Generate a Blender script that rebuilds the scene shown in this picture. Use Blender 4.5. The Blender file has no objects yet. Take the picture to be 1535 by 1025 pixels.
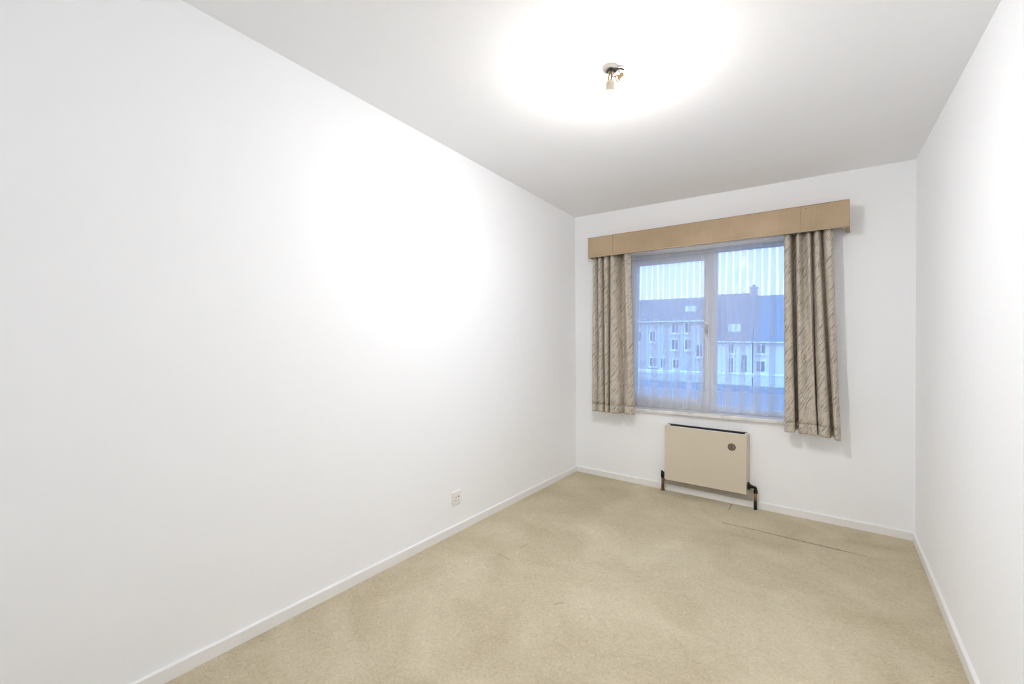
import bpy, bmesh, math, random
from mathutils import Vector, Matrix
random.seed(7)
scene = bpy.context.scene
C = scene.collection

# ---------------------------------------------------------------- camera
cam_data = bpy.data.cameras.new('camera')
cam_data.sensor_width = 36.0
cam_data.lens = 640.76 / 1535.0 * 36.0
cam_data.clip_start = 0.02
cam_data.clip_end = 300
cam = bpy.data.objects.new('camera', cam_data)
C.objects.link(cam)
_r = Vector((0.81572948, 0.57833879, 0.01047177))
_u = Vector((-0.00947066, -0.00474754, 0.99994388))
_w = Vector((-0.57835605, 0.81578288, -0.00160454))
cam.matrix_world = Matrix(((_r.x, _u.x, -_w.x, 1.9284), (_r.y, _u.y, -_w.y, -3.8092), (_r.z, _u.z, -_w.z, 1.2656), (0, 0, 0, 1)))
scene.camera = cam

# ---------------------------------------------------------------- sky, exposure
SKY_STRENGTH = 2.35
BULB_STRENGTH = 1890.0
BULB_COLOR = (1.0, 0.985, 0.975, 1)
world = bpy.data.worlds.new('dusk_sky')
scene.world = world
world.use_nodes = True
wn, wl = world.node_tree.nodes, world.node_tree.links
wn.clear()
w_out = wn.new('ShaderNodeOutputWorld')
w_bg = wn.new('ShaderNodeBackground')
w_bg.inputs['Strength'].default_value = SKY_STRENGTH
w_tc = wn.new('ShaderNodeTexCoord')
w_sep = wn.new('ShaderNodeSeparateXYZ')
w_ramp = wn.new('ShaderNodeValToRGB')
w_ramp.color_ramp.elements[0].position = 0.0
w_ramp.color_ramp.elements[0].color = (0.77, 0.97, 1.48, 1)
w_ramp.color_ramp.elements[1].position = 0.7
w_ramp.color_ramp.elements[1].color = (0.32, 0.84, 1.85, 1)
wl.new(w_tc.outputs['Generated'], w_sep.inputs[0])
wl.new(w_sep.outputs['Z'], w_ramp.inputs['Fac'])
wl.new(w_ramp.outputs['Color'], w_bg.inputs['Color'])
wl.new(w_bg.outputs[0], w_out.inputs['Surface'])
scene.cycles.max_bounces = 14
scene.cycles.diffuse_bounces = 12
scene.cycles.transparent_max_bounces = 20
scene.view_settings.view_transform = 'Standard'
scene.view_settings.look = 'None'
scene.view_settings.exposure = 0.0
scene.view_settings.gamma = 1.0
scene.view_settings.use_curve_mapping = False

# ---------------------------------------------------------------- material helpers
def new_mat(name):
    m = bpy.data.materials.new(name)
    m.use_nodes = True
    n, l = m.node_tree.nodes, m.node_tree.links
    b = n['Principled BSDF']
    return m, n, l, b

def simple(name, col, rough=0.6, metal=0.0, var=0.0, vscale=6.0, bump=0.0, bscale=200.0, spec=0.3):
    """procedural paint: base colour with soft noise variation and fine bump"""
    m, n, l, b = new_mat(name)
    b.inputs['Roughness'].default_value = rough
    b.inputs['Metallic'].default_value = metal
    b.inputs['Specular IOR Level'].default_value = spec
    tc = n.new('ShaderNodeTexCoord')
    nz = n.new('ShaderNodeTexNoise')
    nz.inputs['Scale'].default_value = vscale
    nz.inputs['Detail'].default_value = 4
    l.new(tc.outputs['Object'], nz.inputs['Vector'])
    mx = n.new('ShaderNodeMix'); mx.data_type = 'RGBA'
    mx.inputs['A'].default_value = tuple(c * (1 - var) for c in col) + (1,)
    mx.inputs['B'].default_value = tuple(min(1, c * (1 + var)) for c in col) + (1,)
    l.new(nz.outputs['Fac'], mx.inputs['Factor'])
    l.new(mx.outputs['Result'], b.inputs['Base Color'])
    if bump > 0:
        nb = n.new('ShaderNodeTexNoise')
        nb.inputs['Scale'].default_value = bscale
        nb.inputs['Detail'].default_value = 3
        l.new(tc.outputs['Object'], nb.inputs['Vector'])
        bp = n.new('ShaderNodeBump')
        bp.inputs['Strength'].default_value = bump
        bp.inputs['Distance'].default_value = 0.002
        l.new(nb.outputs['Fac'], bp.inputs['Height'])
        l.new(bp.outputs['Normal'], b.inputs['Normal'])
    return m

M = {}
M['wall'] = simple('white_wall_paint', (0.925, 0.94, 0.965), 0.75, var=0.006, vscale=1.5, bump=0.12, bscale=90, spec=0.15)
M['ceiling'] = simple('ceiling_paint', (0.87, 0.88, 0.90), 0.85, var=0.012, vscale=2.0, bump=0.2, bscale=70, spec=0.1)
M['skirting'] = simple('skirting_gloss_paint', (0.86, 0.855, 0.85), 0.38, var=0.015, vscale=3.0)
M['frame'] = simple('white_window_paint', (0.80, 0.81, 0.83), 0.4, var=0.01)
M['tan'] = None
M['rad'] = simple('beige_radiator_enamel', (0.665, 0.60, 0.485), 0.42, var=0.02, vscale=3)
M['rad_rim'] = simple('pale_radiator_rim', (0.78, 0.75, 0.68), 0.35, var=0.01)
M['rad_back'] = simple('grey_radiator_plate', (0.44, 0.405, 0.35), 0.55, var=0.04)
M['dark_metal'] = simple('dark_fin_metal', (0.055, 0.055, 0.06), 0.5, metal=0.4, var=0.2, vscale=30)
M['black'] = simple('black_tarnished_brass', (0.02, 0.016, 0.012), 0.4, metal=0.3, var=0.3, vscale=60)
M['copper'] = simple('worn_copper_pipe', (0.20, 0.105, 0.05), 0.45, metal=0.5, var=0.35, vscale=40)
M['brass'] = simple('aged_brass', (0.34, 0.22, 0.09), 0.38, metal=0.7, var=0.25, vscale=40)
M['dial'] = simple('brown_dial_plastic', (0.24, 0.20, 0.145), 0.5, var=0.25, vscale=120, bump=0.4, bscale=400)
M['plastic'] = simple('offwhite_plastic', (0.86, 0.83, 0.80), 0.35, var=0.01)
M['hole'] = simple('dark_socket_hole', (0.03, 0.03, 0.03), 0.6)
M['marble'] = None
M['underlay'] = simple('dark_carpet_underlay', (0.035, 0.03, 0.022), 0.95, var=0.2, vscale=50)
M['thread'] = simple('brown_thread', (0.26, 0.21, 0.15), 0.9)
M['rose'] = simple('grey_ceiling_rose', (0.55, 0.53, 0.50), 0.5, var=0.03)
M['wire_dark'] = simple('dark_wire_sleeve', (0.05, 0.048, 0.045), 0.6, var=0.2, vscale=80)
M['wire_cream'] = simple('cream_wire_sleeve', (0.30, 0.20, 0.11), 0.5, var=0.05)
M['holder'] = simple('beige_lamp_holder', (0.55, 0.48, 0.38), 0.45, var=0.04)
M['rail'] = simple('white_rail_paint', (0.85, 0.86, 0.88), 0.4)
M['panel'] = simple('grey_balcony_panel', (0.40, 0.45, 0.52), 0.5, var=0.05)
M['concrete'] = simple('concrete', (0.42, 0.42, 0.42), 0.9, var=0.1, vscale=2)
M['asphalt'] = simple('street_asphalt', (0.20, 0.21, 0.23), 0.9, var=0.15, vscale=0.6)
M['render'] = simple('white_house_render', (0.80, 0.80, 0.80), 0.9, var=0.03, vscale=0.6)
M['cream_render'] = simple('cream_house_render', (0.62, 0.60, 0.58), 0.9, var=0.06, vscale=0.8)
M['brick'] = simple('pink_house_brick', (0.50, 0.40, 0.38), 0.9, var=0.1, vscale=1.5)
M['roof_red'] = simple('red_brown_roof_tiles', (0.36, 0.25, 0.235), 0.85, var=0.12, vscale=1.2)
M['roof_grey'] = simple('blue_grey_roof_slates', (0.25, 0.27, 0.31), 0.8, var=0.1, vscale=1.2)
M['house_glass'] = simple('dark_house_window_glass', (0.14, 0.16, 0.20), 0.2, spec=0.6)
M['house_frame'] = simple('white_house_window_frame', (0.85, 0.85, 0.85), 0.5)

# tan pelmet cloth: fine weave streaks and soft fading
def mat_tan():
    m, n, l, b = new_mat('tan_pelmet_cloth')
    tc = n.new('ShaderNodeTexCoord')
    mp = n.new('ShaderNodeMapping'); mp.inputs['Scale'].default_value = (220, 220, 6)
    nz = n.new('ShaderNodeTexNoise'); nz.inputs['Scale'].default_value = 1.0; nz.inputs['Detail'].default_value = 3
    nz2 = n.new('ShaderNodeTexNoise'); nz2.inputs['Scale'].default_value = 3.2; nz2.inputs['Detail'].default_value = 4
    l.new(tc.outputs['Object'], mp.inputs['Vector']); l.new(mp.outputs[0], nz.inputs['Vector'])
    l.new(tc.outputs['Object'], nz2.inputs['Vector'])
    ad = n.new('ShaderNodeMath'); ad.operation = 'MULTIPLY_ADD'; ad.inputs[1].default_value = 0.35
    l.new(nz.outputs['Fac'], ad.inputs[0]); l.new(nz2.outputs['Fac'], ad.inputs[2])
    rp = n.new('ShaderNodeValToRGB')
    rp.color_ramp.elements[0].position = 0.45; rp.color_ramp.elements[0].color = (0.395, 0.295, 0.19, 1)
    rp.color_ramp.elements[1].position = 0.95; rp.color_ramp.elements[1].color = (0.515, 0.395, 0.27, 1)
    l.new(ad.outputs[0], rp.inputs['Fac']); l.new(rp.outputs[0], b.inputs['Base Color'])
    b.inputs['Roughness'].default_value = 0.75; b.inputs['Specular IOR Level'].default_value = 0.15
    return m
M['tan'] = mat_tan()
M['tan_trim'] = simple('pale_pelmet_piping', (0.56, 0.45, 0.31), 0.7, var=0.05, vscale=30)

def mat_marble():
    m, n, l, b = new_mat('white_marble_sill')
    tc = n.new('ShaderNodeTexCoord')
    nz = n.new('ShaderNodeTexNoise'); nz.inputs['Scale'].default_value = 9; nz.inputs['Detail'].default_value = 8; nz.inputs['Distortion'].default_value = 1.6
    l.new(tc.outputs['Object'], nz.inputs['Vector'])
    rp = n.new('ShaderNodeValToRGB')
    rp.color_ramp.elements[0].position = 0.38; rp.color_ramp.elements[0].color = (0.68, 0.67, 0.66, 1)
    rp.color_ramp.elements[1].position = 0.55; rp.color_ramp.elements[1].color = (0.80, 0.79, 0.77, 1)
    l.new(nz.outputs['Fac'], rp.inputs['Fac']); l.new(rp.outputs[0], b.inputs['Base Color'])
    b.inputs['Roughness'].default_value = 0.25
    return m
M['marble'] = mat_marble()

def mat_carpet():
    m, n, l, b = new_mat('beige_carpet')
    tc = n.new('ShaderNodeTexCoord')
    big = n.new('ShaderNodeTexNoise'); big.inputs['Scale'].default_value = 2.1; big.inputs['Detail'].default_value = 6; big.inputs['Distortion'].default_value = 0.9
    mid = n.new('ShaderNodeTexNoise'); mid.inputs['Scale'].default_value = 26; mid.inputs['Detail'].default_value = 5; mid.inputs['Distortion'].default_value = 2.5
    fine = n.new('ShaderNodeTexNoise'); fine.inputs['Scale'].default_value = 110; fine.inputs['Detail'].default_value = 3; fine.inputs['Distortion'].default_value = 1.5
    for t in (big, mid, fine): l.new(tc.outputs['Object'], t.inputs['Vector'])
    rp = n.new('ShaderNodeValToRGB')
    rp.color_ramp.elements[0].position = 0.15; rp.color_ramp.elements[0].color = (0.425, 0.36, 0.245, 1)
    rp.color_ramp.elements[1].position = 0.85; rp.color_ramp.elements[1].color = (0.67, 0.60, 0.45, 1)
    a1 = n.new('ShaderNodeMath'); a1.operation = 'MULTIPLY_ADD'; a1.inputs[1].default_value = 0.55
    l.new(mid.outputs['Fac'], a1.inputs[0]); l.new(big.outputs['Fac'], a1.inputs[2])
    a2 = n.new('ShaderNodeMath'); a2.operation = 'MULTIPLY_ADD'; a2.inputs[1].default_value = 0.75
    l.new(fine.outputs['Fac'], a2.inputs[0]); l.new(a1.outputs[0], a2.inputs[2])
    a3 = n.new('ShaderNodeMath'); a3.operation = 'SUBTRACT'; a3.inputs[1].default_value = 0.65
    l.new(a2.outputs[0], a3.inputs[0]); l.new(a3.outputs[0], rp.inputs['Fac'])
    # a few dark specks of lint
    vo = n.new('ShaderNodeTexVoronoi'); vo.inputs['Scale'].default_value = 7.0
    l.new(tc.outputs['Object'], vo.inputs['Vector'])
    lt = n.new('ShaderNodeMath'); lt.operation = 'LESS_THAN'; lt.inputs[1].default_value = 0.022
    l.new(vo.outputs['Distance'], lt.inputs[0])
    lm = n.new('ShaderNodeMath'); lm.operation = 'MULTIPLY'; lm.inputs[1].default_value = 0.45
    l.new(lt.outputs[0], lm.inputs[0])
    mx = n.new('ShaderNodeMix'); mx.data_type = 'RGBA'
    mx.inputs['B'].default_value = (0.16, 0.13, 0.09, 1)
    l.new(lm.outputs[0], mx.inputs['Factor']); l.new(rp.outputs[0], mx.inputs['A'])
    l.new(mx.outputs['Result'], b.inputs['Base Color'])
    b.inputs['Roughness'].default_value = 0.95; b.inputs['Specular IOR Level'].default_value = 0.05
    bp = n.new('ShaderNodeBump'); bp.inputs['Strength'].default_value = 0.5; bp.inputs['Distance'].default_value = 0.004
    bs = n.new('ShaderNodeMath'); bs.operation = 'MULTIPLY_ADD'; bs.inputs[1].default_value = 1.2
    l.new(mid.outputs['Fac'], bs.inputs[0]); l.new(fine.outputs['Fac'], bs.inputs[2])
    l.new(bs.outputs[0], bp.inputs['Height']); l.new(bp.outputs['Normal'], b.inputs['Normal'])
    return m
M['carpet'] = mat_carpet()

def mat_curtain():
    """taupe cloth printed with thin slanting dark strokes (UV in metres along the cloth)"""
    m, n, l, b = new_mat('taupe_curtain_cloth')
    uv = n.new('ShaderNodeUVMap')
    def streak(ang, sx, sy, lo, hi, dist=0.4):
        mp = n.new('ShaderNodeMapping'); mp.vector_type = 'TEXTURE'
        mp.inputs['Rotation'].default_value = (0, 0, math.radians(ang))
        mp.inputs['Scale'].default_value = (1 / sx, 1 / sy, 1)
        l.new(uv.outputs[0], mp.inputs['Vector'])
        nz = n.new('ShaderNodeTexNoise'); nz.inputs['Scale'].default_value = 1; nz.inputs['Detail'].default_value = 2.5; nz.inputs['Distortion'].default_value = dist
        l.new(mp.outputs[0], nz.inputs['Vector'])
        r = n.new('ShaderNodeMapRange'); r.inputs['From Min'].default_value = lo; r.inputs['From Max'].default_value = hi
        l.new(nz.outputs['Fac'], r.inputs['Value'])
        return r
    s1 = streak(52, 10, 95, 0.545, 0.66)
    s2 = streak(60, 16, 150, 0.56, 0.66)
    mxm = n.new('ShaderNodeMath'); mxm.operation = 'MAXIMUM'
    l.new(s1.outputs[0], mxm.inputs[0]); l.new(s2.outputs[0], mxm.inputs[1])
    sc = n.new('ShaderNodeMath'); sc.operation = 'MULTIPLY'; sc.inputs[1].default_value = 0.62
    l.new(mxm.outputs[0], sc.inputs[0])
    nz = n.new('ShaderNodeTexNoise'); nz.inputs['Scale'].default_value = 9; nz.inputs['Detail'].default_value = 5
    l.new(uv.outputs[0], nz.inputs['Vector'])
    base = n.new('ShaderNodeMix'); base.data_type = 'RGBA'
    base.inputs['A'].default_value = (0.56, 0.495, 0.415, 1); base.inputs['B'].default_value = (0.70, 0.64, 0.56, 1)
    l.new(nz.outputs['Fac'], base.inputs['Factor'])
    mx = n.new('ShaderNodeMix'); mx.data_type = 'RGBA'
    mx.inputs['B'].default_value = (0.15, 0.115, 0.085, 1)
    l.new(sc.outputs[0], mx.inputs['Factor']); l.new(base.outputs['Result'], mx.inputs['A'])
    l.new(mx.outputs['Result'], b.inputs['Base Color'])
    b.inputs['Roughness'].default_value = 0.8; b.inputs['Specular IOR Level'].default_value = 0.15
    b.inputs['Sheen Weight'].default_value = 0.1
    tr = n.new('ShaderNodeBsdfTranslucent')
    l.new(mx.outputs['Result'], tr.inputs['Color'])
    ms = n.new('ShaderNodeMixShader'); ms.inputs[0].default_value = 0.10
    l.new(b.outputs[0], ms.inputs[1]); l.new(tr.outputs[0], ms.inputs[2])
    l.new(ms.outputs[0], n['Material Output'].inputs['Surface'])
    return m
M['curtain'] = mat_curtain()

def mat_sheer(name, opacity):
    m, n, l, b = new_mat(name)
    tr = n.new('ShaderNodeBsdfTranslucent'); tr.inputs['Color'].default_value = (0.88, 0.89, 0.92, 1)
    df = n.new('ShaderNodeBsdfDiffuse'); df.inputs['Color'].default_value = (0.88, 0.88, 0.91, 1)
    mix1 = n.new('ShaderNodeMixShader'); mix1.inputs[0].default_value = 0.42
    l.new(tr.outputs[0], mix1.inputs[1]); l.new(df.outputs[0], mix1.inputs[2])
    tp = n.new('ShaderNodeBsdfTransparent')
    mix2 = n.new('ShaderNodeMixShader')
    mix2.inputs[0].default_value = opacity
    l.new(tp.outputs[0], mix2.inputs[1]); l.new(mix1.outputs[0], mix2.inputs[2])
    l.new(mix2.outputs[0], n['Material Output'].inputs['Surface'])
    return m
M['sheer'] = mat_sheer('white_voile', 0.34)
M['sheer_hem'] = mat_sheer('doubled_voile_hem', 0.54)

def mat_glass():
    m, n, l, b = new_mat('window_glass')
    tp = n.new('ShaderNodeBsdfTransparent'); tp.inputs['Color'].default_value = (0.93, 0.96, 0.97, 1)
    gl = n.new('ShaderNodeBsdfGlossy'); gl.inputs['Roughness'].default_value = 0.12; gl.inputs['Color'].default_value = (0.15, 0.15, 0.15, 1)
    fr = n.new('ShaderNodeFresnel'); fr.inputs['IOR'].default_value = 1.45
    mx = n.new('ShaderNodeMixShader')
    l.new(fr.outputs[0], mx.inputs[0]); l.new(tp.outputs[0], mx.inputs[1]); l.new(gl.outputs[0], mx.inputs[2])
    l.new(mx.outputs[0], n['Material Output'].inputs['Surface'])
    return m
M['glass'] = mat_glass()

def mat_emit(name, col, strength):
    m, n, l, b = new_mat(name)
    em = n.new('ShaderNodeEmission'); em.inputs['Color'].default_value = col; em.inputs['Strength'].default_value = strength
    l.new(em.outputs[0], n['Material Output'].inputs['Surface'])
    return m
M['bulb'] = mat_emit('lit_bulb_underside', BULB_COLOR, BULB_STRENGTH)
M['bulb_side'] = mat_emit('lit_bulb_dim_side', (1.0, 0.94, 0.86, 1), BULB_STRENGTH * 0.085)  # side glow dimmed and warmed to shape the light on the ceiling

# ---------------------------------------------------------------- mesh helpers
def obj(name, bm, mat, parent=None, smooth=False):
    me = bpy.data.meshes.new(name)
    bmesh.ops.recalc_face_normals(bm, faces=bm.faces)
    bm.to_mesh(me); bm.free()
    if smooth:
        for p in me.polygons: p.use_smooth = True
    me.materials.append(M[mat] if isinstance(mat, str) else mat)
    o = bpy.data.objects.new(name, me)
    C.objects.link(o)
    if parent: o.parent = parent
    return o

def empty(name, loc, rz=0.0):
    o = bpy.data.objects.new(name, None)
    o.empty_display_size = 0.1
    C.objects.link(o); o.location = loc; o.rotation_euler = (0, 0, rz)
    return o

def tag(o, label, cat, group=None, kind=None):
    o['label'] = label; o['category'] = cat
    if group: o['group'] = group
    if kind: o['kind'] = kind
    return o

def NB(): return bmesh.new()

def hexa(bm, P):
    """eight corners: 4 bottom (ccw) then 4 top"""
    v = [bm.verts.new(p) for p in P]
    for f in ((0, 3, 2, 1), (4, 5, 6, 7), (0, 1, 5, 4), (1, 2, 6, 5), (2, 3, 7, 6), (3, 0, 4, 7)):
        bm.faces.new([v[i] for i in f])
    return v

def box(bm, x0, x1, y0, y1, z0, z1, bev=0.0, seg=2):
    b2 = bmesh.new()
    hexa(b2, [(x0, y0, z0), (x1, y0, z0), (x1, y1, z0), (x0, y1, z0), (x0, y0, z1), (x1, y0, z1), (x1, y1, z1), (x0, y1, z1)])
    if bev > 0:
        bmesh.ops.bevel(b2, geom=list(b2.edges), offset=bev, segments=seg, affect='EDGES', profile=0.5)
    me = bpy.data.meshes.new('tmp'); b2.to_mesh(me); b2.free()
    bm.from_mesh(me); bpy.data.meshes.remove(me)
    return bm

def lathe(bm, prof, seg=32, axis='Z', origin=(0, 0, 0)):
    """prof: list of (radius, height)"""
    rings = []
    for r, h in prof:
        ring = []
        for i in range(seg):
            a = 2 * math.pi * i / seg
            c, s = r * math.cos(a), r * math.sin(a)
            p = {'Z': (c, s, h), 'X': (h, c, s), 'Y': (c, h, s)}[axis]
            ring.append(bm.verts.new(tuple(p[k] + origin[k] for k in range(3))))
        rings.append(ring)
    for a, b in zip(rings, rings[1:]):
        for i in range(seg):
            j = (i + 1) % seg
            bm.faces.new((a[i], a[j], b[j], b[i]))
    bm.faces.new(list(reversed(rings[0]))); bm.faces.new(rings[-1])
    return bm

def catmull(P, k):
    """Catmull-Rom through points, k samples per segment"""
    P = [Vector(p) for p in P]
    Q = [P[0] * 2 - P[1]] + P + [P[-1] * 2 - P[-2]]
    out = []
    for i in range(1, len(Q) - 2):
        for j in range(k):
            t = j / k
            a, b, c, d = Q[i - 1], Q[i], Q[i + 1], Q[i + 2]
            out.append(0.5 * ((2 * b) + (c - a) * t + (2 * a - 5 * b + 4 * c - d) * t * t + (3 * b - a - 3 * c + d) * t ** 3))
    out.append(P[-1])
    return out

def tube(bm, pts, rad, seg=10, k=6):
    pts = catmull(pts, k) if k > 1 else [Vector(p) for p in pts]
    rings = []
    up = Vector((0.13, 0.21, 0.97)).normalized()
    n = len(pts)
    for i, p in enumerate(pts):
        t = (pts[min(i + 1, n - 1)] - pts[max(i - 1, 0)]).normalized()
        a = t.cross(up)
        if a.length < 0.05: a = t.cross(Vector((1, 0, 0)))
        a.normalize(); b = t.cross(a)
        up = b.cross(t) if False else up
        r = rad(i / (n - 1)) if callable(rad) else rad
        rings.append([bm.verts.new(p + r * (math.cos(2 * math.pi * q / seg) * a + math.sin(2 * math.pi * q / seg) * b)) for q in range(seg)])
    for A, B in zip(rings, rings[1:]):
        for i in range(seg):
            j = (i + 1) % seg
            bm.faces.new((A[i], A[j], B[j], B[i]))
    bm.faces.new(list(reversed(rings[0]))); bm.faces.new(rings[-1])
    return bm

def grid(bm, fn, nu, nv, u0=0.0, u1=1.0, v0=0.0, v1=1.0):
    V = [[bm.verts.new(fn(u0 + (u1 - u0) * i / nu, v0 + (v1 - v0) * j / nv)) for j in range(nv + 1)] for i in range(nu + 1)]
    for i in range(nu):
        for j in range(nv):
            bm.faces.new((V[i][j], V[i + 1][j], V[i + 1][j + 1], V[i][j + 1]))
    return V

# ---------------------------------------------------------------- the room's slightly irregular shape
YF = -4.15                                    # wall behind the camera
def lerp(a, b, t): return a + (b - a) * t
def x_left(y, z):
    lo, hi = 0.019 - 0.0110 * (-y), -0.0226 + 0.0165 * (-y)
    return lerp(lo, hi, z / 2.5)
def x_right(y, z):
    lo, hi = 2.4754 - 0.0315 * (-y), 2.4576 - 0.0030 * (-y)
    return lerp(lo, hi, z / 2.5)
def z_ceil(x): return 2.4975 - 0.0118 * x / 2.46
def z_floor(x, y):
    k = max(0.0, 1 + y / 2.5)
    return k * lerp(-0.003, -0.0095, x / 2.46)

def struct(name, bm, mat, label, cat, parent=None, smooth=False):
    o = obj(name, bm, mat, parent, smooth)
    if parent is None: tag(o, label, cat, kind='structure')
    return o

# side walls: slabs 0.12 m thick
def side_wall(fx, sgn):
    bm = NB()
    zs = [-0.06 + 2.6 * i / 10 for i in range(11)]
    ys = [YF - 0.1 + (0.1 - YF + 0.1) * i / 14 for i in range(15)]
    A = [[bm.verts.new((fx(y, z), y, z)) for z in zs] for y in ys]
    B = [[bm.verts.new((fx(y, z) + sgn * 0.12, y, z)) for z in zs] for y in ys]
    ny, nz = len(ys), len(zs)
    for i in range(ny - 1):
        for j in range(nz - 1):
            bm.faces.new((A[i][j], A[i + 1][j], A[i + 1][j + 1], A[i][j + 1]))
            bm.faces.new((B[i][j], B[i][j + 1], B[i + 1][j + 1], B[i + 1][j]))
    for i in range(ny - 1):
        for j in (0, nz - 1): bm.faces.new((A[i][j], B[i][j], B[i + 1][j], A[i + 1][j]))
    for j in range(nz - 1):
        for i in (0, ny - 1): bm.faces.new((A[i][j], A[i][j + 1], B[i][j + 1], B[i][j]))
    return bm
struct('wall_left', side_wall(x_left, -1), 'wall', 'long plain white wall with the small power socket', 'wall')
struct('wall_right', side_wall(x_right, 1), 'wall', 'bare white wall to the right of the window', 'wall')

# window wall with the opening
OX0, OX1, OZ0, OZ1 = 0.47, 1.93, 0.672, 2.078
WALL_D = 0.30
def wall_back():
    bm = NB()
    xs = [-0.15, OX0, OX1, 2.62]; zs = [-0.06, OZ0, OZ1, 2.56]
    F = [[bm.verts.new((x, 0, z)) for z in zs] for x in xs]
    K = [[bm.verts.new((x, WALL_D, z)) for z in zs] for x in xs]
    for i in range(3):
        for j in range(3):
            if i == 1 and j == 1: continue
            bm.faces.new((F[i][j], F[i + 1][j], F[i + 1][j + 1], F[i][j + 1]))
            bm.faces.new((K[i][j], K[i][j + 1], K[i + 1][j + 1], K[i + 1][j]))
    for a, b in (((1, 1), (2, 1)), ((2, 1), (2, 2)), ((2, 2), (1, 2)), ((1, 2), (1, 1))):
        bm.faces.new((F[a[0]][a[1]], F[b[0]][b[1]], K[b[0]][b[1]], K[a[0]][a[1]]))
    for i in range(3):
        for j in (0, 3): bm.faces.new((F[i][j], F[i + 1][j], K[i + 1][j], K[i][j]))
    for j in range(3):
        for i in (0, 3): bm.faces.new((F[i][j], F[i][j + 1], K[i][j + 1], K[i][j]))
    return bm
struct('wall_back', wall_back(), 'wall', 'white end wall around the window and radiator', 'wall')
bm = NB(); box(bm, -0.15, 2.62, YF - 0.12, YF, -0.06, 2.56)
struct('wall_front', bm, 'wall', 'white end wall facing the window', 'wall')

# ceiling slab
bm = NB()
def cl(x, y): return (x, y, z_ceil(x))
hexa(bm, [(-0.15, YF - 0.12, z_ceil(-.15)), (2.62, YF - 0.12, z_ceil(2.62)), (2.62, WALL_D, z_ceil(2.62)), (-0.15, WALL_D, z_ceil(-.15)),
          (-0.15, YF - 0.12, 2.62), (2.62, YF - 0.12, 2.62), (2.62, WALL_D, 2.62), (-0.15, WALL_D, 2.62)])
struct('ceiling', bm, 'ceiling', 'plain white plaster ceiling carrying the bare bulb', 'ceiling')

# floor: carpet with a cut strip along the window wall
SX, SY = 1.402, -0.460
CT = 0.010
def carpet_piece(poly, n=1):
    """poly: plan outline; extruded down by the carpet's thickness"""
    bm = NB()
    T = [bm.verts.new((x, y, z_floor(x, y))) for x, y in poly]
    B = [bm.verts.new((x, y, z_floor(x, y) - CT)) for x, y in poly]
    bm.faces.new(T); bm.faces.new(list(reversed(B)))
    k = len(poly)
    for i in range(k):
        j = (i + 1) % k
        bm.faces.new((T[i], B[i], B[j], T[j]))
    bmesh.ops.triangulate(bm, faces=[f for f in bm.faces if len(f.verts) > 4])
    return bm
main_poly = [(-0.1, YF - 0.1), (2.6, YF - 0.1), (2.6, SY - 0.012), (2.245, SY - 0.0100), (2.0, SY - 0.0145), (1.85, SY - 0.0100), (1.6, SY - 0.0055), (SX, SY - 0.010),
             (SX + 0.0008, SY + 0.10), (SX - 0.0012, -0.22), (SX - 0.0045, -0.05), (SX - 0.0045, 0.05), (-0.1, 0.05)]
floor = struct('floor', carpet_piece(main_poly), 'carpet', 'worn beige fitted carpet covering the whole floor', 'floor')
strip_poly = [(SX + 0.001, SY + 0.003), (1.6, SY + 0.0065), (1.85, SY + 0.0042), (2.0, SY + 0.0050), (2.245, SY - 0.0010), (2.6, SY - 0.0115),
              (2.6, 0.05), (SX + 0.001, 0.05), (SX + 0.001, -0.05), (SX, -0.22)]
obj('carpet_strip', carpet_piece(strip_poly), 'carpet', floor)['label'] = 'separate carpet strip laid along the window wall'
bm = NB(); box(bm, -0.12, 2.6, YF - 0.1, 0.06, -0.08, -0.021)
obj('underlay', bm, 'underlay', floor)
# raised folds where the strip buckles beside the right wall
def ridge(pts, r):
    bm = NB(); tube(bm, pts, lambda t: r * math.sin(math.pi * min(max(t, .04), .96)) , 8, 6); return bm
for pts, r in (([(2.18, SY - 0.004, -.0125), (2.28, SY - 0.006, -.0122), (2.38, SY - 0.012, -.0118), (2.44, SY - .016, -.0115)], 0.0075),):
    obj('carpet_fold', ridge([(a, b, c + 0.0035) for a, b, c in pts], r), 'carpet', floor, True)

# stray threads lying on the pile
for pts in ([(.468, -1.645, .001), (.470, -1.61, .0015), (.479, -1.577, .001)], [(.40, -1.776, .001), (.45, -1.782, .0012), (.497, -1.788, .001)],
            [(.919, -2.004, .001), (.930, -1.982, .0018), (.947, -1.969, .001)]):
    bm = NB(); tube(bm, pts, 0.0010, 6, 6); obj('loose_thread', bm, 'thread', floor, True)
# skirting boards
T_, HB = 0.013, 0.052
def skirting(path, nrm):
    """path: list of (x,y,z) along the wall foot; nrm: into the room. profile with a small rounded top"""
    prof = [(0, -0.02), (T_, -0.02), (T_, HB - 0.003), (T_ - 0.003, HB), (0, HB + 0.001)]
    bm = NB(); rows = []
    for P in path:
        rows.append([bm.verts.new((P[0] + nrm[0] * d, P[1] + nrm[1] * d, P[2] + h)) for d, h in prof])
    for a, b in zip(rows, rows[1:]):
        for i in range(len(prof) - 1): bm.faces.new((a[i], a[i + 1], b[i + 1], b[i]))
        bm.faces.new((a[-1], a[0], b[0], b[-1]))
    bm.faces.new(rows[0]); bm.faces.new(list(reversed(rows[-1])))
    return bm
ys = [YF - YF * i / 12 for i in range(13)]
struct('baseboard_left', skirting([(x_left(y, 0.02), y, z_floor(0, y)) for y in ys], (1, 0)), 'skirting', 'white skirting board along the long socket wall', 'baseboard')
struct('baseboard_right', skirting([(x_right(y, 0.02), y, z_floor(2.46, y)) for y in ys], (-1, 0)), 'skirting', 'white skirting board along the bare right wall', 'baseboard')
xs = [x_left(0, 0) + (x_right(0, 0) - x_left(0, 0)) * i / 8 for i in range(9)]
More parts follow.
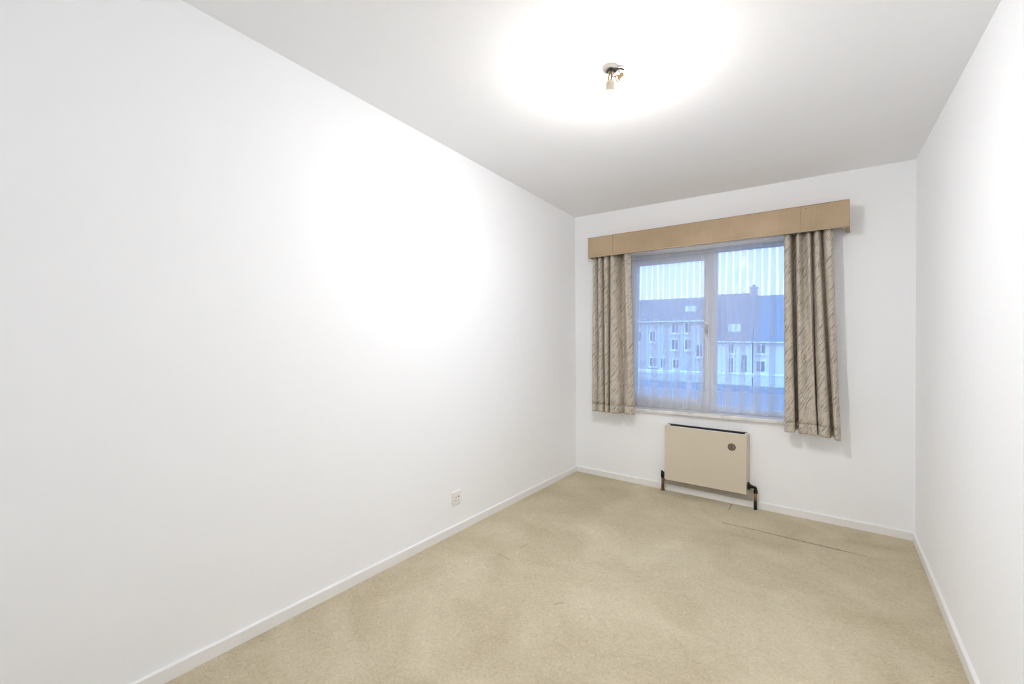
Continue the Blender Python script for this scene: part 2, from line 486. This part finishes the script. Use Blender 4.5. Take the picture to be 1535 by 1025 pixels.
struct('baseboard_back', skirting([(x, 0, z_floor(x, 0)) for x in xs], (0, -1)), 'skirting', 'white skirting board below the radiator', 'baseboard')

# ---------------------------------------------------------------- window
win = empty('window_1', (1.2, 0.15, OZ0))
tag(win, 'white two-light window seen through the sheer curtain', 'window', kind='structure')
def wpart(name, bm, mat, parent=None, smooth=False):
    """geometry given in room coordinates, stored relative to the window"""
    bmesh.ops.translate(bm, verts=bm.verts, vec=(-1.2, -0.15, -OZ0))
    return obj(name, bm, mat, parent or win, smooth)
FY0, FY1 = 0.155, 0.225
MX = 1.205
bm = NB()
box(bm, OX0, OX0 + 0.045, FY0, FY1, OZ0, OZ1, 0.003); box(bm, OX1 - 0.045, OX1, FY0, FY1, OZ0, OZ1, 0.003)
box(bm, OX0 + 0.045, OX1 - 0.045, FY0, FY1, OZ1 - 0.033, OZ1, 0.003); box(bm, OX0 + 0.045, OX1 - 0.045, FY0, FY1, OZ0, OZ0 + 0.06, 0.003)
wpart('window_frame', bm, 'frame')
bm = NB(); box(bm, MX - 0.012, MX + 0.037, FY0, FY1, OZ0 + 0.06, OZ1 - 0.033, 0.003)
wpart('mullion', bm, 'frame')
# opening sash on the left
SX0, SX1, SZ0, SZ1 = OX0 + 0.038, MX - 0.005, OZ0 + 0.055, OZ1 - 0.028
bm = NB(); w_ = 0.055
box(bm, SX0, SX0 + w_, FY0 - 0.014, FY1 - 0.02, SZ0, SZ1, 0.004); box(bm, SX1 - w_, SX1, FY0 - 0.014, FY1 - 0.02, SZ0, SZ1, 0.004)
box(bm, SX0 + w_, SX1 - w_, FY0 - 0.013, FY1 - 0.02, SZ1 - 0.063, SZ1, 0.004); box(bm, SX0 + w_, SX1 - w_, FY0 - 0.013, FY1 - 0.02, SZ0, SZ0 + w_, 0.004)
sash = wpart('opening_sash', bm, 'frame')
bm = NB(); box(bm, SX0 + w_ - .008, SX1 - w_ + .008, FY0 + .025, FY0 + .031, SZ0 + w_ - .008, SZ1 - 0.063 + .008)
wpart('pane', bm, 'glass', sash)
bm = NB(); box(bm, MX + 0.037 - .006, OX1 - 0.045 + .006, FY0 + .03, FY0 + .036, OZ0 + 0.052, OZ1 - 0.033 + .006)
wpart('pane', bm, 'glass')
# handle
bm = NB(); hx, hz = MX - 0.034, 1.395
box(bm, hx - 0.009, hx + 0.009, FY0 - 0.024, FY0 - 0.0135, hz - 0.03, hz + 0.03, 0.003)
box(bm, hx - 0.006, hx + 0.006, FY0 - 0.045, FY0 - 0.022, hz + 0.006, hz + 0.018, 0.002)
box(bm, hx - 0.007, hx + 0.007, FY0 - 0.05, FY0 - 0.04, hz - 0.055, hz + 0.018, 0.003)
wpart('window_handle', bm, 'rad_back', sash)['label'] = 'grey metal casement handle'

# sill: marble slab, rises slightly to the right
bm = NB()
box(bm, OX0 - 0.03, OX1 + 0.03, -0.035, FY0 + 0.002, -0.026, 0, 0.003)
bmesh.ops.transform(bm, matrix=Matrix.Translation((1.17, 0, 0.6855)) @ Matrix.Rotation(-0.0175, 4, 'Y') @ Matrix.Translation((-1.17, 0, 0)), verts=bm.verts)
sill = struct('trim_1', bm, 'marble', 'white marble window sill above the radiator', 'window sill')

# ---------------------------------------------------------------- sheer curtain
def set_uv(o, uvs):
    me = o.data
    lay = me.uv_layers.new(name='UVMap')
    for lp in me.loops: lay.data[lp.index].uv = uvs[lp.vertex_index]

def sheer_profile():
    """narrow S-folds every 5 cm under the heading; every second one opens out towards the hem"""
    P, X0, X1 = 0.0508, 0.515, 1.90
    N = int((X1 - X0) / P)
    K = 22
    wide = [random.uniform(0.52, 0.68) for _ in range(N + 1)]
    thin = [random.uniform(0.14, 0.20) for _ in range(N + 1)]
    drop = [random.uniform(0.45, 0.95) for _ in range(N + 1)]
    topb = [random.uniform(0.58, 0.68) for _ in range(N + 1)]
    lean = [random.uniform(-0.006, 0.006) for _ in range(N + 2)]
    YC = 0.085
    def point(i, t):
        """i: sample along the cloth, t: 0 at the top, 1 at the hem"""
        tau = i / K
        k = min(int(tau), N)
        f = tau - k
        s = min(1, max(0, (t - 0.03) / drop[k])); s = s * s * (3 - 2 * s)
        even = k % 2 == 0
        B = lerp(topb[k], wide[k] if even else thin[k], s)
        A = lerp(0.008, 0.030 if even else 0.011, s)
        dx = lerp(lean[k], lean[min(k + 1, N)], f) * t
        ph = 2 * math.pi * f
        return X0 + P * (tau + B * math.sin(ph)) + dx, YC + A * math.sin(ph)
    return point, N * K
def build_sheer():
    point, n = sheer_profile()
    zt = 2.062
    def zb(x): return 0.699 + 0.0175 * (x - 1.17)
    sh = empty('sheer_curtain', (1.2, 0.085, 0.70))
    tag(sh, 'translucent white sheer curtain hanging in the window recess', 'sheer curtain')
    def part(name, t0, t1, rows, mat, dy=0.0):
        bm = NB(); uvs = []
        V = []
        for j in range(rows + 1):
            t = lerp(t0, t1, j / rows)
            row = []
            for i in range(n + 1):
                x, y = point(i, t)
                z = lerp(zt, zb(x), t)
                row.append(bm.verts.new((x - 1.2, y + dy - 0.085, z - 0.70)))
                uvs.append((i / 22 * 0.15, t * 1.36))
            V.append(row)
        for j in range(rows):
            for i in range(n):
                bm.faces.new((V[j][i], V[j][i + 1], V[j + 1][i + 1], V[j + 1][i]))
        o = obj(name, bm, mat, sh, True)
        set_uv(o, uvs)
        return o
    part('voile', 0.0, 0.875, 30, 'sheer')
    part('hem', 0.875, 1.0, 5, 'sheer_hem')
    part('heading_tape', 0.0, 0.022, 2, 'sheer_hem', -0.0035)
    return sh
sheer = build_sheer()
bm = NB(); box(bm, -0.72, 0.72, -0.009, 0.009, -0.012, 0.0, 0.001)
rail = obj('sheer_rail', bm, 'frame'); rail.location = (1.2, 0.085, OZ1)
tag(rail, 'slim white curtain rail on the window recess ceiling', 'curtain rail')

# ---------------------------------------------------------------- pelmet
def tiltY(a, c): return Matrix.Translation(c) @ Matrix.Rotation(a, 4, 'Y') @ Matrix.Translation((-c[0], -c[1], -c[2]))
PZ0, PZ1 = 2.051, 2.232
pel = empty('pelmet', (1.16, -0.09, PZ0))
pel.rotation_euler = (0, -0.0075, 0)
tag(pel, 'long tan cloth-covered pelmet box above the window', 'pelmet')
def ppart(name, bm, mat, smooth=False):
    bmesh.ops.translate(bm, verts=bm.verts, vec=(-1.16, 0.09, -PZ0))
    return obj(name, bm, mat, pel, smooth)
PX0, PX1, PF = 0.206, 2.110, -0.178
for k, (a, b) in enumerate(((PX0, 0.445), (0.4455, 1.838), (1.8385, PX1))):
    bm = NB(); box(bm, a, b, PF + (0.0008 if k == 1 else 0), PF + 0.016, PZ0, PZ1, 0.0025, 2)
    ppart('front_panel', bm, 'tan')
bm = NB(); box(bm, PX0, PX0 + 0.016, PF + 0.016, 0.0, PZ0, PZ1, 0.002); ppart('end_panel', bm, 'tan')
bm = NB()
hexa(bm, [(PX1 - 0.016, PF + 0.016, PZ0), (PX1, PF + 0.004, PZ0), (PX1 + 0.012, 0, PZ0 - 0.006), (PX1 - 0.006, 0, PZ0 - 0.006),
          (PX1 - 0.016, PF + 0.016, PZ1), (PX1, PF + 0.004, PZ1), (PX1 + 0.008, 0, PZ1), (PX1 - 0.006, 0, PZ1)])
ppart('end_panel', bm, 'tan')
bm = NB(); box(bm, PX0 + 0.016, PX1 - 0.016, PF + 0.016, 0.0, PZ1 - 0.016, PZ1 - 0.002); ppart('top_board', bm, 'tan')
bm = NB(); tube(bm, [(PX0, PF - 0.001, PZ0 + 0.003), (PX1 - 0.002, PF - 0.001, PZ0 + 0.003)], 0.0042, 8, 1); ppart('piping', bm, 'tan_trim', True)
bm = NB(); tube(bm, [(PX0, PF, PZ1 - 0.001), (PX1 - 0.002, PF, PZ1 - 0.001)], 0.003, 8, 1); ppart('piping', bm, 'tan', True)
bm = NB(); box(bm, PX0 + 0.03, PX1 - 0.03, -0.108, -0.092, PZ0 + 0.03, PZ0 + 0.045, 0.002); ppart('curtain_track', bm, 'dark_metal')
bm = NB(); lathe(bm, [(0.0025, -0.002), (0.0025, 0.001), (0.001, 0.002)], 10, 'Y', (1.868, PF - 0.002, 2.212)); ppart('nail', bm, 'black')
bm = NB(); tube(bm, [(2.075, -0.15, PZ0 + 0.03), (2.078, -0.15, PZ0 + 0.004), (2.085, -0.15, PZ0 - 0.004), (2.092, -0.15, PZ0 + 0.006)], 0.003, 8, 5); ppart('hook', bm, 'rad_rim', True)

# ---------------------------------------------------------------- drapes
def drape(name, label, top, bot, ztop, zbot, group):
    K, ROWS = 9, 34
    root = empty(name, ((bot[0][0] + bot[-1][0]) / 2, -0.1, zbot(bot[0][0])))
    L = root.location.copy()
    tag(root, label, 'curtain', group)
    deep = lambda b: -0.1 + (b + 0.1) * 1.28
    T = catmull([(a, deep(b), 0) for a, b in top], K); B = catmull([(a, deep(b), 0) for a, b in bot], K)
    n = len(T)
    arc = [0.0]
    for i in range(1, n): arc.append(arc[-1] + ((B[i] - B[i - 1]).length + (T[i] - T[i - 1]).length) / 2)
    def sheet(pname, t0, t1, rows, off=0.0):
        bm = NB(); uvs = []; V = []
        for j in range(rows + 1):
            t = lerp(t0, t1, j / rows); s = t ** 1.15
            row = []
            for i in range(n):
                p = T[i].lerp(B[i], s)
                sway = 0.0035 * math.sin(7 * t + arc[i] * 19) * math.sin(math.pi * min(1, t * 1.2)) + 0.002 * math.sin(23 * t + arc[i] * 41)
                z = lerp(ztop(p.x), zbot(B[i].x), t)
                row.append(bm.verts.new((p.x - L.x, p.y + sway + off - L.y, z - L.z)))
                uvs.append((arc[i], z))
            V.append(row)
        for j in range(rows):
            for i in range(n - 1):
                bm.faces.new((V[j][i], V[j][i + 1], V[j + 1][i + 1], V[j + 1][i]))
        o = obj(pname, bm, 'curtain', root, True)
        set_uv(o, uvs)
        so = o.modifiers.new('thickness', 'SOLIDIFY'); so.thickness = 0.0022; so.offset = 0
        return o
    sheet('cloth', 0.0, 0.955, ROWS)
    sheet('hem', 0.952, 1.0, 4, -0.0016)
    return root
topR = [(1.735, -.09), (1.742, -.125), (1.762, -.13), (1.775, -.11), (1.785, -.05), (1.805, -.055), (1.81, -.115), (1.825, -.13), (1.845, -.09), (1.86, -.085), (1.875, -.125),
        (1.89, -.13), (1.90, -.08), (1.91, -.08), (1.92, -.125), (1.94, -.132), (1.955, -.09), (1.965, -.08), (1.975, -.12), (2.0, -.135), (2.022, -.12)]
botR = [(1.752, -.095), (1.758, -.13), (1.79, -.138), (1.816, -.125), (1.818, -.06), (1.842, -.04), (1.840, -.115), (1.86, -.138), (1.90, -.128), (1.925, -.142), (1.946, -.13),
        (1.945, -.075), (1.952, -.07), (1.955, -.12), (1.985, -.137), (2.02, -.12), (2.030, -.06), (2.048, -.065), (2.045, -.12), (2.056, -.148), (2.078, -.125)]
topL = [(.225, -.075), (.232, -.115), (.25, -.13), (.265, -.10), (.272, -.08), (.285, -.12), (.305, -.13), (.315, -.10), (.32, -.075), (.33, -.075), (.34, -.12),
        (.365, -.132), (.378, -.11), (.382, -.08), (.395, -.075), (.405, -.12), (.43, -.13), (.450, -.10), (.475, -.038), (.517, -.058), (.540, -.13), (.592, -.118)]
botL = [(.24, -.075), (.245, -.12), (.265, -.135), (.29, -.11), (.295, -.10), (.31, -.13), (.34, -.135), (.352, -.11), (.348, -.07), (.36, -.065), (.365, -.115),
        (.39, -.138), (.40, -.12), (.398, -.08), (.408, -.07), (.415, -.12), (.44, -.14), (.50, -.136), (.53, -.080), (.556, -.118), (.61, -.135), (.64, -.112)]
drape('curtain', 'taupe streaked curtain at the left of the window, narrower of the pair', topL, botL, lambda x: 2.077, lambda x: 0.627 + 0.05 * max(0, x - .4) * 0.45, 'pair of taupe curtains')
drape('curtain', 'taupe streaked curtain at the right of the window, nearer the bare wall', topR, botR, lambda x: 2.077,
      lambda x: 0.632 - 0.02 * max(0, (x - 1.95) / .12) + (0.008 if 1.815 < x < 1.84 else 0), 'pair of taupe curtains')

# ---------------------------------------------------------------- radiator
rad = empty('radiator', (1.2, -0.045, 0.0))
tag(rad, 'beige metal convector radiator under the window', 'radiator')
def rpart(name, bm, mat, smooth=False, parent=None):
    bmesh.ops.translate(bm, verts=bm.verts, vec=(-1.2, 0.045, 0))
    return obj(name, bm, mat, parent or rad, smooth)
RX0, RX1, RZ0, RZ1, RF = 0.894, 1.507, 0.108, 0.562, -0.088
DX, DZ, DR = 1.405, 0.457, 0.029
# front cover with a round cut-out
def front_cover():
    bm = NB()
    S = 40
    ts = []
    rect = []
    x0, x1, z0, z1 = RX0, RX1, RZ0, RZ1
    for i in range(S):
        a = 2 * math.pi * (i + 0.5) / S
        dx, dz = math.cos(a), math.sin(a)
        k = 1e9
        if dx > 1e-9: k = min(k, (x1 - DX) / dx)
        if dx < -1e-9: k = min(k, (x0 - DX) / dx)
        if dz > 1e-9: k = min(k, (z1 - DZ) / dz)
        if dz < -1e-9: k = min(k, (z0 - DZ) / dz)
        rect.append([DX + k * dx, DZ + k * dz])
    for cx_, cz_ in ((x0, z0), (x1, z0), (x1, z1), (x0, z1)):      # snap nearest outline vertices to the corners
        i = min(range(S), key=lambda q: (rect[q][0] - cx_) ** 2 + (rect[q][1] - cz_) ** 2)
        rect[i] = [cx_, cz_]
    th = 0.0025
    rings = []
    for y, pts in ((RF, rect), (RF, None), (RF + 0.012, None)):
        if pts is None: pts = [[DX + DR * math.cos(2 * math.pi * (i + .5) / S), DZ + DR * math.sin(2 * math.pi * (i + .5) / S)] for i in range(S)]
        rings.append([bm.verts.new((px, y, pz)) for px, pz in pts])
    for a, b in zip(rings, rings[1:]):
        for i in range(S):
            j = (i + 1) % S
            bm.faces.new((a[i], a[j], b[j], b[i]))
    back = [bm.verts.new((v.co.x, RF + 0.012, v.co.z)) for v in rings[0]]
    for i in range(S):
        j = (i + 1) % S
        bm.faces.new((rings[0][i], back[i], back[j], rings[0][j]))
        bm.faces.new((back[i], rings[2][i], rings[2][j], back[j]))
    return bm
rpart('front_cover', front_cover(), 'rad')
bm = NB(); hexa(bm, [(RX1 - 0.004, RF + 0.0125, 0.108), (RX1, RF + 0.0125, 0.108), (RX1 + 0.020, -0.004, 0.085), (RX1 + 0.016, -0.004, 0.085),
                     (RX1 - 0.004, RF + 0.0125, RZ1 - 0.001), (RX1, RF + 0.0125, RZ1 - 0.001), (RX1 + 0.011, -0.004, RZ1 - 0.001), (RX1 + 0.007, -0.004, RZ1 - 0.001)])
rpart('side_cover', bm, 'rad')
bm = NB(); box(bm, RX0, RX0 + 0.004, RF + 0.0125, -0.004, 0.108, RZ1 - 0.001); rpart('side_cover', bm, 'rad')
# pale rim round the outlet slot
bm = NB()
box(bm, RX0 - 0.001, RX1 + 0.002, RF - 0.001, RF + 0.016, RZ1, RZ1 + 0.004, 0.001)
box(bm, RX0 - 0.001, RX0 + 0.028, RF + 0.016, -0.006, RZ1, RZ1 + 0.004, 0.001)
box(bm, RX1 - 0.018, RX1 + 0.003, RF + 0.016, -0.006, RZ1, RZ1 + 0.004, 0.001)
rpart('top_rim', bm, 'rad_rim')
# finned heating element down inside
bm = NB()
box(bm, RX0 + 0.01, RX1 - 0.01, -0.045, -0.040, 0.16, 0.535)
rpart('heating_element', bm, 'dark_metal')
for k in range(24):
    bm = NB(); x = RX0 + 0.03 + k * 0.0242
    box(bm, x, x + 0.002, -0.070, -0.014, 0.18, 0.53); rpart('fin', bm, 'dark_metal')
# wall plate, wider and lower than the cover
bm = NB(); box(bm, 0.884, 1.545, -0.030, -0.0145, 0.052, 0.155, 0.001); rpart('wall_plate', bm, 'rad_back')
bm = NB(); box(bm, RX0 + 0.006, RX1 - 0.006, -0.010, -0.0005, 0.155, 0.57); rpart('back_plate', bm, 'dark_metal')
bm = NB(); box(bm, 0.975, 0.983, -0.036, -0.0305, 0.056, 0.075, 0.001); rpart('bracket', bm, 'rad_back')
# dial sunk in the cut-out
bm = NB(); lathe(bm, [(0.029, 0.013), (0.029, 0.010), (0.024, 0.010), (0.0225, 0.006), (0.018, 0.0035), (0.001, 0.003)], 36, 'Y', (DX, RF, DZ)); rpart('dial', bm, 'dial', True)
bm = NB(); box(bm, DX - 0.002, DX + 0.002, RF + 0.0025, RF + 0.006, DZ - 0.016, DZ + 0.016, 0.0005); rpart('dial_grip', bm, 'black')
# left tail pipe and valve
px_, py_ = 0.868, -0.040
bm = NB(); tube(bm, [(px_, py_, -0.02), (px_, py_, 0.125)], 0.0125, 14, 1); rpart('pipe', bm, 'copper', True)
bm = NB(); lathe(bm, [(0.0145, 0.105), (0.0175, 0.11), (0.018, 0.135), (0.014, 0.142)], 8, 'Z', (px_, py_, 0)); rpart('valve_nut', bm, 'black')
bm = NB(); lathe(bm, [(0.0075, 0.14), (0.0075, 0.163), (0.004, 0.165)], 10, 'Z', (px_ - 0.009, py_, 0)); lathe(bm, [(0.006, 0.0), (0.006, 0.035)], 10, 'X', (px_, py_, 0.152)); rpart('valve_body', bm, 'black')
bm = NB(); lathe(bm, [(0.018, -0.012), (0.018, 0.003), (0.013, 0.006)], 14, 'Z', (px_, py_, 0)); rpart('pipe_collar', bm, 'copper')
# right valve, elbow and pipe
qx, qy = 1.566, -0.043
bm = NB(); lathe(bm, [(0.030, 0.0), (0.031, 0.003), (0.026, 0.008), (0.014, 0.020), (0.011, 0.030)], 20, 'X', (RX1 + 0.008, qy, 0.165)); rpart('valve_wheel', bm, 'black', True)
bm = NB(); tube(bm, [(RX1 + 0.026, qy, 0.163), (qx - 0.014, qy, 0.162), (qx - 0.003, qy, 0.158), (qx, qy, 0.145), (qx, qy, 0.125)], 0.0115, 14, 6); rpart('elbow', bm, 'black', True)
bm = NB(); lathe(bm, [(0.014, 0.118), (0.015, 0.122), (0.015, 0.136), (0.0125, 0.14)], 8, 'Z', (qx, qy, 0)); rpart('valve_nut', bm, 'black')
bm = NB(); tube(bm, [(qx, qy, 0.055), (qx, qy, 0.13)], 0.0105, 14, 1); rpart('pipe', bm, 'brass', True)
bm = NB(); tube(bm, [(qx, qy, -0.02), (qx, qy, 0.056)], 0.0118, 14, 1); rpart('pipe', bm, 'black', True)

# ---------------------------------------------------------------- power socket on the left wall
sk = empty('power_socket', (x_left(-1.715, 0.23), -1.715, 0.231), 0.0)
tag(sk, 'small white square power socket low on the left wall', 'socket')
bm = NB(); box(bm, -0.002, 0.010, -0.042, 0.042, -0.043, 0.043, 0.004, 3); obj('cover_plate', bm, 'plastic', sk)
bm = NB(); box(bm, 0.0095, 0.0125, -0.028, 0.028, -0.028, 0.028, 0.0015, 2); ins = obj('insert', bm, 'plastic', sk)
for y, z, r in ((0.016, 0.006, 0.0048), (-0.009, 0.005, 0.0035), (-0.014, -0.015, 0.003), (0.011, -0.018, 0.003)):
    bm = NB(); lathe(bm, [(r, 0.0115), (r, 0.0129)], 14, 'X', (0, y, z)); obj('pin_hole', bm, 'hole', ins)

# ---------------------------------------------------------------- bare bulb on the ceiling
lamp = empty('ceiling_lamp', (1.172, -2.006, z_ceil(1.172)), math.radians(35.34))
tag(lamp, 'bare lit bulb in a lampholder hanging by loose wires', 'ceiling lamp')
bm = NB(); lathe(bm, [(0.033, 0.001), (0.034, -0.004), (0.032, -0.011), (0.024, -0.015), (0.022, -0.009), (0.002, -0.008)], 36); obj('ceiling_rose', bm, 'rose', lamp, True)
def wire(name, pts, r, mat):
    bm = NB(); tube(bm, pts, r, 8, 6); return obj(name, bm, mat, lamp, True)
wire('sleeve', [(-.019, -.014, -.032), (-.012, -.014, -.020), (0.0, -.012, -.013), (.014, -.010, -.018), (.026, -.008, -.024)], .0042, 'wire_dark')
wire('sleeve', [(-.006, -.008, -.012), (.008, -.016, -.019), (.022, -.016, -.019), (.042, -.012, -.014), (.058, -.012, -.017)], .0036, 'wire_dark')
wire('sleeve', [(.002, -.006, -.012), (.012, -.014, -.024), (.020, -.016, -.031)], .0036, 'wire_dark')
wire('wire', [(-.002, 0, -.008), (-.004, -.006, -.030), (-.008, -.004, -.048), (-.008, 0, -.068)], .0034, 'wire_cream')
wire('wire', [(.002, 0, -.008), (.003, -.006, -.030), (.004, -.004, -.050), (.003, 0, -.068)], .0034, 'wire_cream')
wire('wire', [(.018, -.015, -.030), (.006, -.014, -.044), (.010, -.012, -.050), (.024, -.010, -.044), (.036, -.010, -.040)], .0022, 'wire_cream')
wire('wire', [(.020, -.010, -.046), (.026, -.010, -.064), (.033, -.010, -.072), (.039, -.010, -.064), (.041, -.010, -.044)], .0022, 'wire_cream')
wire('wire', [(.030, -.010, -.020), (.038, -.012, -.028), (.044, -.010, -.036)], .0020, 'wire_cream')
tb = empty('terminal_block', (.043, -.010, -.043)); tb.parent = lamp
bm = NB()
for k in range(3):
    lathe(bm, [(.0045, -.008), (.0055, -.006), (.0055, .006), (.0045, .008)], 8, 'Z', (-.010 + .010 * k, 0, .004 * k - .006))
box(bm, -.014, .014, -.004, .004, -.005, .003, .001)
tbm = obj('terminal_strip', bm, 'wire_cream', tb)
tbm.rotation_euler = (0.2, -0.35, 0.1)
bm = NB(); lathe(bm, [(.006, -.062), (.015, -.064), (.0185, -.070), (.0185, -.088), (.0175, -.091), (.020, -.094), (.020, -.098), (.0245, -.108), (.0255, -.113), (.0245, -.1145), (.004, -.1145)], 32)
obj('lampholder', bm, 'holder', lamp, True)
# bulb shaped to shrink the ceiling glow: dim warm sides, bright dome below
bulb = empty('bulb', (0, 0, -.099)); bulb.parent = lamp
def lpart(name, prof, mat):
    bm = NB(); lathe(bm, [(r, h + .099) for r, h in prof], 36); return obj(name, bm, mat, bulb, True)
R_ = .036
lpart('bulb_neck', [(.012, -.100), (.0135, -.112), (.0155, -.120), (.002, -.120)], 'plastic')
lpart('bulb_globe', [(.002, -.1205), (.0157, -.1205), (.022, -.135), (.028, -.152), (.0308, -.170), (.0312, -.188), (.002, -.188)], 'bulb_side')
lpart('bulb_dome', [(.002, -.1885), (.0308, -.1885)] + [(R_ * math.sin(math.radians(q)), -.1885 - R_ * (math.cos(math.radians(q)) - .5)) for q in (58, 48, 38, 28, 18, 9, 2)], 'bulb')

# ---------------------------------------------------------------- outside: balcony rail, street, houses opposite
bal = empty('balcony_railing', (1.0, 1.6, -0.06))
tag(bal, 'balcony railing with a broad white top rail outside the window', 'railing')
def bpart(name, bm, mat, smooth=False):
    bmesh.ops.translate(bm, verts=bm.verts, vec=(-1.0, -1.6, 0.06))
    return obj(name, bm, mat, bal, smooth)
bm = NB()
hexa(bm, [(-3.0, 1.49, 0.872), (4.5, 1.49, 0.922), (4.5, 1.72, 0.922), (-3.0, 1.72, 0.872), (-3.0, 1.49, 0.902), (4.5, 1.49, 0.952), (4.5, 1.72, 0.952), (-3.0, 1.72, 0.902)])
bpart('top_rail', bm, 'rail')
for k in range(7):
    x = -2.6 + k * 1.1
    bm = NB(); box(bm, x - 0.018, x + 0.018, 1.585, 1.615, -0.06, 0.874, 0.003); bpart('post', bm, 'rail')
    if k < 6:
        bm = NB(); box(bm, x + 0.03, x + 1.07, 1.595, 1.603, 0.05, 0.80, 0.002); bpart('infill_panel', bm, 'panel')
bm = NB(); box(bm, -3.2, 4.7, 0.30, 1.66, -0.22, -0.06, 0.01)
slab = obj('balcony_floor', bm, 'concrete'); tag(slab, 'concrete balcony floor outside the window', 'balcony', kind='structure')
bm = NB(); box(bm, -60, 40, 2.5, 90, -5.3, -5.0)
tag(obj('street', bm, 'asphalt'), 'grey street below between the balcony and the houses', 'street', kind='structure')

HY = 40.0
GZ = -5.0
def house(label, x0, x1, depth, eave, ridge, wall_mat, roof_mat, windows, roof_lights, extra=None):
    """gabled row house: ridge runs along the street"""
    h = empty('house', ((x0 + x1) / 2, HY, GZ))
    tag(h, label, 'house')
    ox, oy, oz = (x0 + x1) / 2, HY, GZ
    def hp(name, bm, mat, parent=None):
        bmesh.ops.translate(bm, verts=bm.verts, vec=(-ox, -oy, -oz)); return obj(name, bm, mat, parent or h)
    bm = NB()
    my = HY + depth / 2
    P = []
    for x in (x0, x1):
        P.append([bm.verts.new(p) for p in ((x, HY, GZ), (x, HY + depth, GZ), (x, HY + depth, eave), (x, my, ridge - 0.15), (x, HY, eave))])
    bm.faces.new(P[0]); bm.faces.new(list(reversed(P[1])))
    for i in range(5): bm.faces.new((P[0][i], P[0][(i + 1) % 5], P[1][(i + 1) % 5], P[1][i]))
    hp('wall', bm, wall_mat)
    slope = (ridge - eave) / (depth / 2)
    rparts = []
    for sgn in (-1, 1):
        bm = NB()
        ye = my + sgn * (depth / 2 + 0.35); ze = eave - 0.35 * slope
        hexa(bm, [(x0 - .04, ye, ze), (x1 + .04, ye, ze), (x1 + .04, my, ridge), (x0 - .04, my, ridge),
                  (x0 - .04, ye, ze + 0.16), (x1 + .04, ye, ze + 0.16), (x1 + .04, my, ridge + 0.16), (x0 - .04, my, ridge + 0.16)])
        rparts.append(hp('roof', bm, roof_mat))
    bm = NB(); tube(bm, [(x0, HY - 0.42, eave - 0.30 * slope + .02), (x1, HY - 0.42, eave - 0.30 * slope + .02)], 0.07, 8, 1); hp('gutter', bm, 'house_frame')
    for (a, b, c, d) in windows:
        bm = NB()
        t = 0.09
        box(bm, a, b, HY - 0.06, HY + 0.02, d - t, d); box(bm, a, b, HY - 0.06, HY + 0.02, c, c + t)
        box(bm, a, a + t, HY - 0.06, HY + 0.02, c + t, d - t); box(bm, b - t, b, HY - 0.06, HY + 0.02, c + t, d - t)
        box(bm, (a + b) / 2 - .03, (a + b) / 2 + .03, HY - 0.06, HY + 0.02, c + t, d - t)
        wf = hp('window', bm, 'house_frame')
        bm = NB(); box(bm, a + t, b - t, HY - 0.03, HY - 0.01, c + t, d - t); hp('pane', bm, 'house_glass', wf)
        bm = NB(); box(bm, a - .08, b + .08, HY - 0.16, HY - 0.0, c - .1, c); hp('ledge', bm, 'house_frame', wf)
    for (a, b, z0, z1) in roof_lights:                         # small dormers: white box front with panes
        yf = HY + max(0, (z0 - eave)) / slope - 0.05
        yb = HY + (z1 + 0.12 - eave) / slope + 0.35
        bm = NB(); box(bm, a - .1, b + .1, yf, yb, z0 - .1, z1 + .12)
        dm = hp('dormer', bm, 'house_frame')
        m_ = (a + b) / 2
        for (p, q) in ((a, m_ - .04), (m_ + .04, b)):
            bm = NB(); box(bm, p, q, yf - 0.02, yf + 0.005, z0 + .02, z1 - .02); hp('pane', bm, 'render', dm)
    if extra: extra(h, hp)
    return h
def chimney(x, ridge, depth, mat='brick'):
    def f(h, hp):
        bm = NB(); my = HY + depth / 2
        box(bm, x - .28, x + .28, my - .35, my + .35, ridge - 0.5, ridge + 0.75); box(bm, x - .34, x + .34, my - .41, my + .41, ridge + 0.62, ridge + 0.75)
        ch = hp('chimney', bm, mat)
        bm = NB(); lathe(bm, [(.10, ridge + .75), (.12, ridge + 1.0)], 10, 'Z', (x, my, 0)); hp('chimney_pot', bm, 'roof_red', ch)
    return f
house('far house with brown roof seen in the left half of the window', -14.6, -6.35, 7.0, 3.55, 5.85, 'cream_render', 'roof_red',
      [(-9.75, -8.97, 2.2, 3.3), (-8.5, -7.8, 2.2, 3.3), (-9.75, -8.97, 0.55, 1.70), (-8.5, -7.8, 0.55, 1.70), (-7.45, -6.75, -0.1, 1.2), (-11.9, -11.2, 1.3, 2.5), (-11.9, -11.1, -1.2, -0.2),
       (-10.8, -10.2, -1.3, -0.2), (-9.6, -8.9, -1.3, -0.3), (-13.4, -12.6, 1.3, 2.5)], [(-8.6, -7.85, 4.3, 4.85)])
house('far narrow white house with paired dormer windows beside the window mullion', -6.25, -2.68, 7.0, 1.75, 6.05, 'render', 'roof_red',
      [(-4.65, -4.1, 0.3, 1.3), (-4.65, -4.1, -1.5, 0.0), (-3.6, -3.0, -1.4, 0.35), (-5.9, -5.6, -1.4, 0.9)], [(-4.62, -3.78, 2.3, 2.95)], chimney(-2.95, 6.0, 7.0))
house('far white house with blue-grey slate roof at the right of the window', -2.58, 6.5, 7.0, 1.72, 5.75, 'render', 'roof_grey',
      [(-2.4, -1.55, 0.35, 1.25), (-2.4, -1.6, -1.3, -0.2), (0.4, 1.2, 0.2, 1.3), (0.4, 1.2, -1.5, -0.3), (2.2, 3.0, 0.2, 1.3), (4.0, 4.8, 0.2, 1.3)], [])
